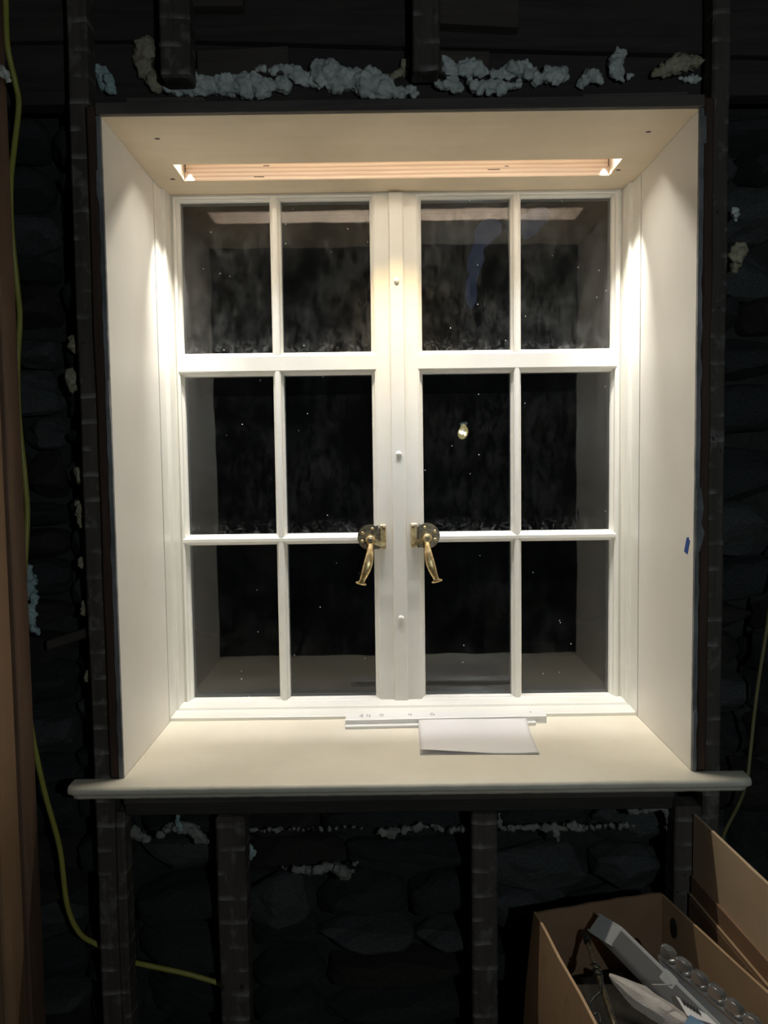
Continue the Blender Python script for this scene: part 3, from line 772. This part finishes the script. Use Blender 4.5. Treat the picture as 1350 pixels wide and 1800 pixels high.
# ------------------------------------------------------------------ timber post and boards at the near edge
tag(obj('timber_post', box_bm(-.720, -.607, -.165, -.100, FLOOR, CEIL, bev=.003), 'new_timber'), 'pale brown timber post cut off by the picture edge', 'post', 'timbers beside the yellow cable')
tag(obj('timber_board', box_bm(-.660, -.601, -.0985, -.05, FLOOR, CEIL, bev=.002), 'old_board'), 'narrow reddish brown board between the post and the yellow cable', 'board', 'timbers beside the yellow cable')
tag(obj('dark_batten', box_bm(-.720, -.650, .010, .05, FLOOR, CEIL, bev=.002), 'dark_plank'), 'dark batten behind the post, next to the yellow cable', 'board', 'timbers beside the yellow cable')

# ------------------------------------------------------------------ cables
pts = [at(x, y, Y) for x, y, Y in [(7, -60, -.02), (10, 0, -.02), (13, 80, -.02), (27, 145, .0), (33, 185, .005), (25, 260, 0), (19, 320, -.01), (20, 400, -.01), (30, 500, 0), (35, 560, 0), (31, 640, -.005), (33, 730, -.005), (45, 850, 0), (48, 920, 0), (40, 1060, -.02), (42, 1180, -.02), (55, 1280, -.01), (78, 1390, .0), (105, 1490, .02), (118, 1590, .035), (140, 1640, .045), (170, 1660, .054), (200, 1678, .056), (230, 1690, .050), (260, 1697, .046), (330, 1712, .048), (385, 1728, .054), (420, 1738, .058)]]
tag(obj('yellow_cable', tube_bm(catmull(pts, 5), .0046, 10), 'yellow_sheath', None, True), 'yellow sheathed electric cable running down beside the timber post', 'cable')
pts = [at(x, y, Y) for x, y, Y in [(1395, 930, .03), (1362, 1020, .03), (1347, 1110, .03), (1330, 1220, .03), (1318, 1330, .02), (1313, 1370, .01), (1300, 1410, .03), (1275, 1460, .045), (1262, 1500, .05)]]
tag(obj('old_cable', tube_bm(catmull(pts, 6), .0032, 8), 'old_sheath', None, True), 'thin dull olive cable hanging past the sill end', 'cable')

# ------------------------------------------------------------------ cardboard box with its contents
RZ = -.205
A = atz(938, 1603, RZ); B = atz(1165, 1567, RZ)
ex = Vector((B.x - A.x, B.y - A.y, 0)); BW = ex.length; ex.normalize(); ey = Vector((ex.y, -ex.x, 0))  # ey towards the camera
DEP = .40; HB = RZ - FLOOR
def bx(u, v, z): return Vector((A.x, A.y, 0)) + ex * u + ey * v + Vector((0, 0, z))
box = thing('cardboard_box', 'open cardboard box of clutter on the floor below the sill', 'box', bx(BW / 2, DEP / 2, FLOOR))
def panel_bm(u0, u1, v0, v1, z0, z1, bulge=None, nz=8, nu=14):
    """thin upright panel; bulge(f,z)->(du,dv)"""
    bm = bmesh.new(); long_u = abs(u1 - u0) > abs(v1 - v0)
    F, Bk = [], []
    for j in range(nz + 1):
        z = z0 + (z1 - z0) * j / nz; rf, rb = [], []
        for i in range(nu + 1):
            f = i / nu; du, dv, dz = bulge(f, j / nz) if bulge else (0, 0, 0)
            if long_u: a = (u0 + (u1 - u0) * f, v0); b = (a[0], v1)
            else: a = (u0, v0 + (v1 - v0) * f); b = (u1, a[1])
            rf.append(bm.verts.new(bx(a[0] + du, a[1] + dv, z + dz))); rb.append(bm.verts.new(bx(b[0] + du, b[1] + dv, z + dz)))
        F.append(rf); Bk.append(rb)
    for j in range(nz):
        for i in range(nu):
            bm.faces.new((F[j][i], F[j][i + 1], F[j + 1][i + 1], F[j + 1][i])); bm.faces.new((Bk[j][i], Bk[j + 1][i], Bk[j + 1][i + 1], Bk[j][i + 1]))
    for a, b in ((F[0], Bk[0]), (F[-1], Bk[-1]), ([r[0] for r in F], [r[0] for r in Bk]), ([r[-1] for r in F], [r[-1] for r in Bk])):
        for k in range(len(a) - 1): bm.faces.new((a[k], a[k + 1], b[k + 1], b[k]))
    bmesh.ops.recalc_face_normals(bm, faces=bm.faces[:]); return bm
th = .0042
wob = lambda f, s: .0035 * noise.noise(Vector((f * 5, s, 0)))
_q = atz(1045, 1800, RZ) - A; SK = (_q.dot(ex)) / (_q.dot(ey))
lb = lambda f, g: (-.020 * math.sin(math.pi * min(1, g * 1.0)) * (1 - .3 * f) + SK * f * DEP, 0, wob(f, 1) * (g > .95))
obj('side_wall', panel_bm(0, th, 0, DEP, FLOOR + .004, RZ, lb), 'cardboard', box)
obj('side_wall', panel_bm(BW - th, BW, 0, DEP, FLOOR + .004, RZ - .004, lambda f, g: (-.002 * g * math.sin(math.pi * f), 0, wob(f, 7) * (g > .95))), 'cardboard', box)
obj('end_wall', panel_bm(th, BW - th, 0, th, FLOOR + .004, RZ - .001, lambda f, g: (0, -.004 * g * math.sin(math.pi * f), wob(f, 3) * (g > .95))), 'cardboard_brown_shaded', box)
obj('end_wall', panel_bm(th + SK * DEP, BW - th, DEP - th, DEP, FLOOR + .004, RZ, None), 'cardboard_brown_shaded', box)
bm = bmesh.new(); q = [bx(0, 0, 0), bx(BW, 0, 0), bx(BW, DEP, 0), bx(SK * DEP, DEP, 0)]
add_loft(bm, [[Vector((p.x, p.y, FLOOR + .0002)) for p in q], [Vector((p.x, p.y, FLOOR + .004)) for p in q]]); obj('bottom', bm, 'cardboard_brown_shaded', box)
# hand hole in the right wall, dark oval
bm = bmesh.new(); rings = []
for du in (-.0045, -.0052):
    rings.append([bx(BW + du - .0006, .040 + .009 * math.cos(t), RZ - .040 + .017 * math.sin(t)) for t in [k * math.pi / 9 for k in range(18)]])
add_loft(bm, rings); obj('hand_hole', bm, 'ink_black', box)
# corrugated crease lines on the left wall
for f, lean in ((.18, .02), (.42, .05)):
    pts = [bx(-.020 * math.sin(math.pi * g) * (1 - .3 * f) - .0004 + SK * (f + lean * (1 - g)) * DEP, (f + lean * (1 - g)) * DEP, FLOOR + (RZ - FLOOR) * g) for g in [.45 + .5 * k / 14 for k in range(15)]]
    obj('crease', tube_bm(pts, .0008, 5), 'cardboard', box)

# upright cardboard sheet leaning by the wall
SZ = -.075
S0 = atz(1213, 1425, SZ); S1 = atz(1350, 1555, SZ)
sd = (S1 - S0).normalized(); S0 = S0 + sd * .012; sn = Vector((-sd.y, sd.x, 0))
if sn.x < 0: sn = -sn
cs = thing('cardboard_sheet', 'flattened cardboard sheet standing on edge beside the box', 'cardboard', S0 + sd * .12 + Vector((0, 0, FLOOR - SZ)))
def sheet_part(name, l0, l1, z0, z1, off, t, mat):
    bm = bmesh.new(); P = []
    for o_ in (off, off + t):
        P.append([S0 + sd * l + sn * o_ + Vector((0, 0, z - SZ)) for l, z in ((l0, z0), (l1, z0), (l1, z1), (l0, z1))])
    add_loft(bm, P); bmesh.ops.bevel(bm, geom=bm.edges[:], offset=.0008, segments=1, profile=.5, affect='EDGES'); return obj(name, bm, mat, cs)
sheet_part('panel', 0, .256, FLOOR, SZ, 0, .005, 'cardboard_light')
sheet_part('folded_flap', .004, .252, FLOOR + .02, SZ - .105, -.0042, .0038, 'cardboard_brown_shaded')
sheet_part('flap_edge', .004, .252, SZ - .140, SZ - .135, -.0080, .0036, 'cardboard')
sheet_part('lower_flap', .004, .252, FLOOR + .02, SZ - .142, -.0080, .0036, 'cardboard_brown_shaded')

# contents ---------------------------------------------------------------
def slab(P0, e1, e2, e3, bm=None, bev=0.0):
    bm = bm or bmesh.new()
    r0 = [P0, P0 + e1, P0 + e1 + e2, P0 + e2]; add_loft(bm, [r0, [p + e3 for p in r0]])
    if bev: bmesh.ops.bevel(bm, geom=bm.edges[:], offset=bev, segments=2, profile=.5, affect='EDGES')
    return bm
# clear organiser case, one end tipped up
P0 = atz(1054, 1608, -.207); P1 = atz(1095, 1633, -.204); P2 = atz(1035, 1636, -.233); E_ = atz(1240, 1775, -.235)
e1 = P1 - P0; e2 = P2 - P0; e3 = (E_ - P1).normalized() * .225
case = thing('organiser_case', 'frosted clear plastic organiser case sticking up out of the box', 'case', P0 + (e1 + e3) * .5 + e2 * 1.0)
obj('shell', slab(P0 + e1 * .03 + e2 * .03, e1 * .94, e2 * .94, e3, bev=.003), 'smoky_plastic', case)
u1, u2, u3 = e1.normalized(), e2.normalized(), e3.normalized()
obj('end_panel', slab(P0 + e1 * .04 + e2 * .06 - u3 * .0025, e1 * .92, e2 * .88, u3 * .004, bev=.001), 'frosted_plastic', case)
obj('lid_rim', slab(P0 + e1 * .80 - u2 * .0015 - u3 * .002, e1 * .22, u2 * .0045, e3 * 1.02, bev=.001), 'frosted_plastic', case)
obj('base_rim', slab(P0 + e1 * .96 - u2 * .001 - u3 * .002, e1 * .07, e2 * .16, e3 * 1.02, bev=.001), 'frosted_plastic', case)
obj('end_rim', slab(P0 - u1 * .001 - u2 * .0015 - u3 * .003, e1 * 1.04, e2 * .10, u3 * .004, bev=.001), 'frosted_plastic', case)
obj('end_rim', slab(P0 + e2 * .94 - u1 * .001 - u3 * .003, e1 * 1.04, e2 * .10, u3 * .004, bev=.001), 'frosted_plastic', case)
obj('latch', slab(P0 + e1 * .97 + e3 * .38 - u2 * .003, e1 * .09, e2 * .55, u3 * .022, bev=.0012), 'frosted_plastic', case)
# bead box with a row of domed compartments
Q0 = atz(1160, 1676, -.214); Q1 = atz(1338, 1826, -.224); qd = Q1 - Q0; qn = Vector((qd.y, -qd.x, 0)).normalized()
if qn.x > 0: qn = -qn
bead = thing('bead_box', 'clear plastic box with a row of domed compartments, against the box side', 'case', Q0 + qd * .5 - Vector((0, 0, .09)))
qd_n = qd.normalized(); upv = Vector((0, 0, 1))
obj('tray', slab(Q0 - qn * .009 - upv * .062, qd, qn * .012, upv * .055, bev=.002), 'frosted_plastic', bead)
obj('lid', slab(Q0 - qn * .011 - upv * .006, qd, qn * .016, upv * .005, bev=.001), 'clear_plastic', bead)
for k in range(6):
    c = Q0 + qd * ((k + .5) / 6) - qn * .003 + upv * .0002
    L_ = qd.length / 6 * .46
    bm = bmesh.new(); rings = []
    for z, s in ((0, 1), (.008, 1), (.013, .95), (.0165, .80), (.0180, .5)):
        ring = []
        for t in [j * math.pi / 10 for j in range(20)]:
            ct, st_ = math.cos(t), math.sin(t)
            ring.append(c + qd_n * (L_ * s * math.copysign(abs(ct) ** .6, ct)) + qn * (.0078 * s * math.copysign(abs(st_) ** .6, st_)) + upv * z)
        rings.append(ring)
    add_loft(bm, rings); obj('compartment', bm, 'clear_plastic', bead, True)
# crumpled plastic bag of packaging
bag_top = [atz(1072, 1712, -.240), atz(1112, 1734, -.240), atz(1160, 1764, -.240), atz(1205, 1794, -.240), atz(1262, 1828, -.243), atz(1330, 1870, -.246)]
ct = catmull(bag_top, 3); rings = []
for i, p in enumerate(ct):
    d = (ct[min(i + 1, len(ct) - 1)] - ct[max(i - 1, 0)]).normalized(); sd_ = Vector((d.y, -d.x, 0)).normalized()
    if sd_.x > 0: sd_ = -sd_
    k = .0016 * noise.noise(Vector((i * .7, 2, 5))); f = min(1, .15 + i / 4)
    rings.append([p + sd_ * (a_ + .0022 * noise.noise(Vector((i * .9, a_ * 400, 1)))) * f + Vector((0, 0, (b_ + k + .0024 * noise.noise(Vector((i * .8, b_ * 300, 9)))) * f)) for a_, b_ in ((-.010, .000), (-.009, .0030), (.002, .0062), (.010, .0036), (.016, -.004), (.0175, -.016), (.010, -.018), (-.006, -.006))])
bag = thing('packaging_bag', 'crumpled whitish plastic packaging in front of the organiser case', 'packaging', ct[8] - Vector((0, 0, .03)))
bm = bmesh.new(); add_loft(bm, rings); autosmooth(obj('bag', bm, 'bag_film', bag), 28)
bmesh_pts = [atz(1199, 1806, -.2315), atz(1224, 1822, -.2315), atz(1213, 1785, -.2310), atz(1238, 1800, -.2310)]
bm = bmesh.new(); q = [bmesh_pts[0], bmesh_pts[1], bmesh_pts[3], bmesh_pts[2]]
add_loft(bm, [q, [p + Vector((0, 0, .0012)) for p in q]]); obj('blue_label', bm, 'label_blue', bag)
for k in range(6):
    a = atz(1197 + k * 5.5, 1756 + k * 3.4, -.2290); b = atz(1204 + k * 5.5, 1767 + k * 3.4, -.2296); wv = Vector((.0009, 0, 0))
    bm = bmesh.new(); q = [a - wv, a + wv, b + wv, b - wv]; add_loft(bm, [q, [p + Vector((0, 0, .001)) for p in q]]); obj('printed_bar', bm, 'ink_black', bag)
q = [atz(1188, 1752, -.2305), atz(1242, 1784, -.2305), atz(1262, 1804, -.2325), atz(1208, 1786, -.2325)]
bm = bmesh.new(); add_loft(bm, [q, [p + Vector((0, 0, .0008)) for p in q]]); obj('card', bm, 'paper', bag)
# brass rod with twisted wire
r0 = atz(1031, 1650, -.238); r1 = atz(1084, 1815, -.222); d = (r1 - r0).normalized()
rod = thing('brass_rod', 'thin brass rod leaning in the box beside its near side', 'rod', r0 - Vector((0, 0, .02)))
obj('rod', tube_bm([r0 + d * t for t in (-.005, .04, .12, .20, .33)], .0042, 12), 'brass_aged', rod, True)
obj('ferrule', tube_bm([r0 + d * t for t in (-.016, -.008, .0, .010)], .0058, 12), 'wire_dark', rod, True)
a = d.cross(Vector((0, 0, 1))).normalized(); b = a.cross(d)
pts = [r0 + d * (.075 + .004 * k / 3) + (a * math.cos(k * .6) + b * math.sin(k * .6)) * .006 for k in range(26)]
pts += [atz(x, y, z) for x, y, z in ((1056, 1742, -.222), (1046, 1752, -.226), (1037, 1768, -.230), (1042, 1784, -.228), (1052, 1780, -.226), (1056, 1800, -.228))]
tag(obj('twisted_wire', tube_bm(catmull(pts, 3), .0014, 6), 'wire_dark', None, True), 'dark wire twisted around the brass rod in the box', 'wire')
# loop of pale wire before the cases
lc = atz(1162, 1728, -.212)
pts = [lc + Vector((.013 * math.cos(t), -.010 * math.sin(t) - .004, .007 * math.sin(t))) for t in [math.pi * 1.15 - k * .28 for k in range(16)]]
tag(obj('wire_loop', tube_bm(catmull(pts, 3), .0011, 6), 'bag_film', None, True), 'thin pale wire loop lying over the organiser case', 'wire')
# lower clutter that fills the dark of the box
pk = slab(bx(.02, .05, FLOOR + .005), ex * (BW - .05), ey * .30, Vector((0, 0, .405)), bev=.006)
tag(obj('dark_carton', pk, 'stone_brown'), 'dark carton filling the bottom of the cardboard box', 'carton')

# ------------------------------------------------------------------ hanging bulb behind the camera (seen mirrored in the glass)
vb = at(822, 757, 2 * YG + 1.70); bl = Vector((vb.x, -1.70, vb.z))
bulb = thing('hanging_bulb', 'bare light bulb on a cord, mirrored in the dark middle pane', 'lamp', bl)
bm = bmesh.new(); rings = []
for z, r in ((.052, .013), (.040, .015), (.026, .024), (.008, .030), (-.010, .030), (-.024, .022), (-.032, .010)):
    rings.append([bl + Vector((r * math.cos(t), r * math.sin(t), z)) for t in [k * math.pi / 10 for k in range(20)]])
add_loft(bm, rings); obj('globe', bm, 'bulb_glass', bulb, True)
obj('socket', tube_bm([bl + Vector((0, 0, .052)), bl + Vector((0, 0, .105))], .019, 16), 'wire_dark', bulb, True)
obj('cord', tube_bm([bl + Vector((0, 0, .105)), Vector((bl.x, bl.y, CEIL))], .0035, 8), 'wire_dark', bulb, True)
for dx in (-.016, .016):
    obj('filament', tube_bm([bl + Vector((dx, 0, -.008 - dx * .5)), bl + Vector((dx, 0, .012 - dx * .5))], .0062, 10), 'bulb_glow', bulb, True)
pl = bpy.data.lights.new('bulb_light', 'POINT'); pl.energy = BULB_POWER; pl.color = BULB_COLOR; pl.shadow_soft_size = .007
po = bpy.data.objects.new('bulb_light', pl); C.objects.link(po); po.location = bl + Vector((0, 0, .002))

# ------------------------------------------------------------------ night garden outside: dark trees with a few gaps of sky
struct(obj('ground_outside', box_bm(-6, 6, .47, 12, FLOOR - .5, FLOOR - .3), 'foliage'), 'dark ground outside the window at night', 'ground')
GAPS = ((828, 500, 8, 60), (838, 440, 10, 40), (858, 400, 16, 18), (930, 398, 16, 18), (960, 376, 10, 12))
def to_px(p):
    q = M3.transposed() @ (p - CAM); return 675 + F_PX * q.x / q.y, 900 - F_PX * q.z / q.y
def tree(x, y, lo, hi, label, n_blobs, seed):
    rs = random.Random(seed)
    t = thing('tree', label, 'tree', (x, y, FLOOR - .3), 'trees outside in the dark')
    obj('trunk', tube_bm([Vector((x, y, FLOOR - .3)), Vector((x + .06, y, 1.0)), Vector((x - .04, y, 3.0))], [.14, .11, .06], 10), 'bark', t, True)
    bm = bmesh.new()
    for k in range(n_blobs):
        p = Vector((rs.uniform(lo, hi), y + rs.uniform(-.15, .15), -.6 + 4.6 * ((k + rs.random()) / n_blobs))); r = rs.uniform(.30, .42)
        while r > .07:
            u, v = to_px(p); rp = r * F_PX / (p.y - CAM.y) * .95
            if not any(((u - a) / (c + rp)) ** 2 + ((v - b) / (d + rp)) ** 2 < 1 for a, b, c, d in GAPS): break
            r *= .8
        else: continue
        m = bmesh.ops.create_icosphere(bm, subdivisions=2, radius=r)
        for w_ in m['verts']: w_.co += p
    o = obj('crown', bm, 'foliage', t, True)
    q = o.modifiers.new('remesh', 'REMESH'); q.mode = 'VOXEL'; q.voxel_size = .06; q.use_smooth_shade = True
    q = o.modifiers.new('smooth', 'SMOOTH'); q.iterations = 6; q.factor = .5
tree(-1.9, 5.6, -3.3, -.35, 'dark tree shape outside beyond the left casement', 330, 3)
tree(.15, 7.2, -1.6, 1.7, 'dark tree shape outside behind the brass latches', 330, 4)
tree(2.1, 5.6, .30, 3.3, 'dark tree shape outside beyond the pane mirroring the bulb', 330, 5)
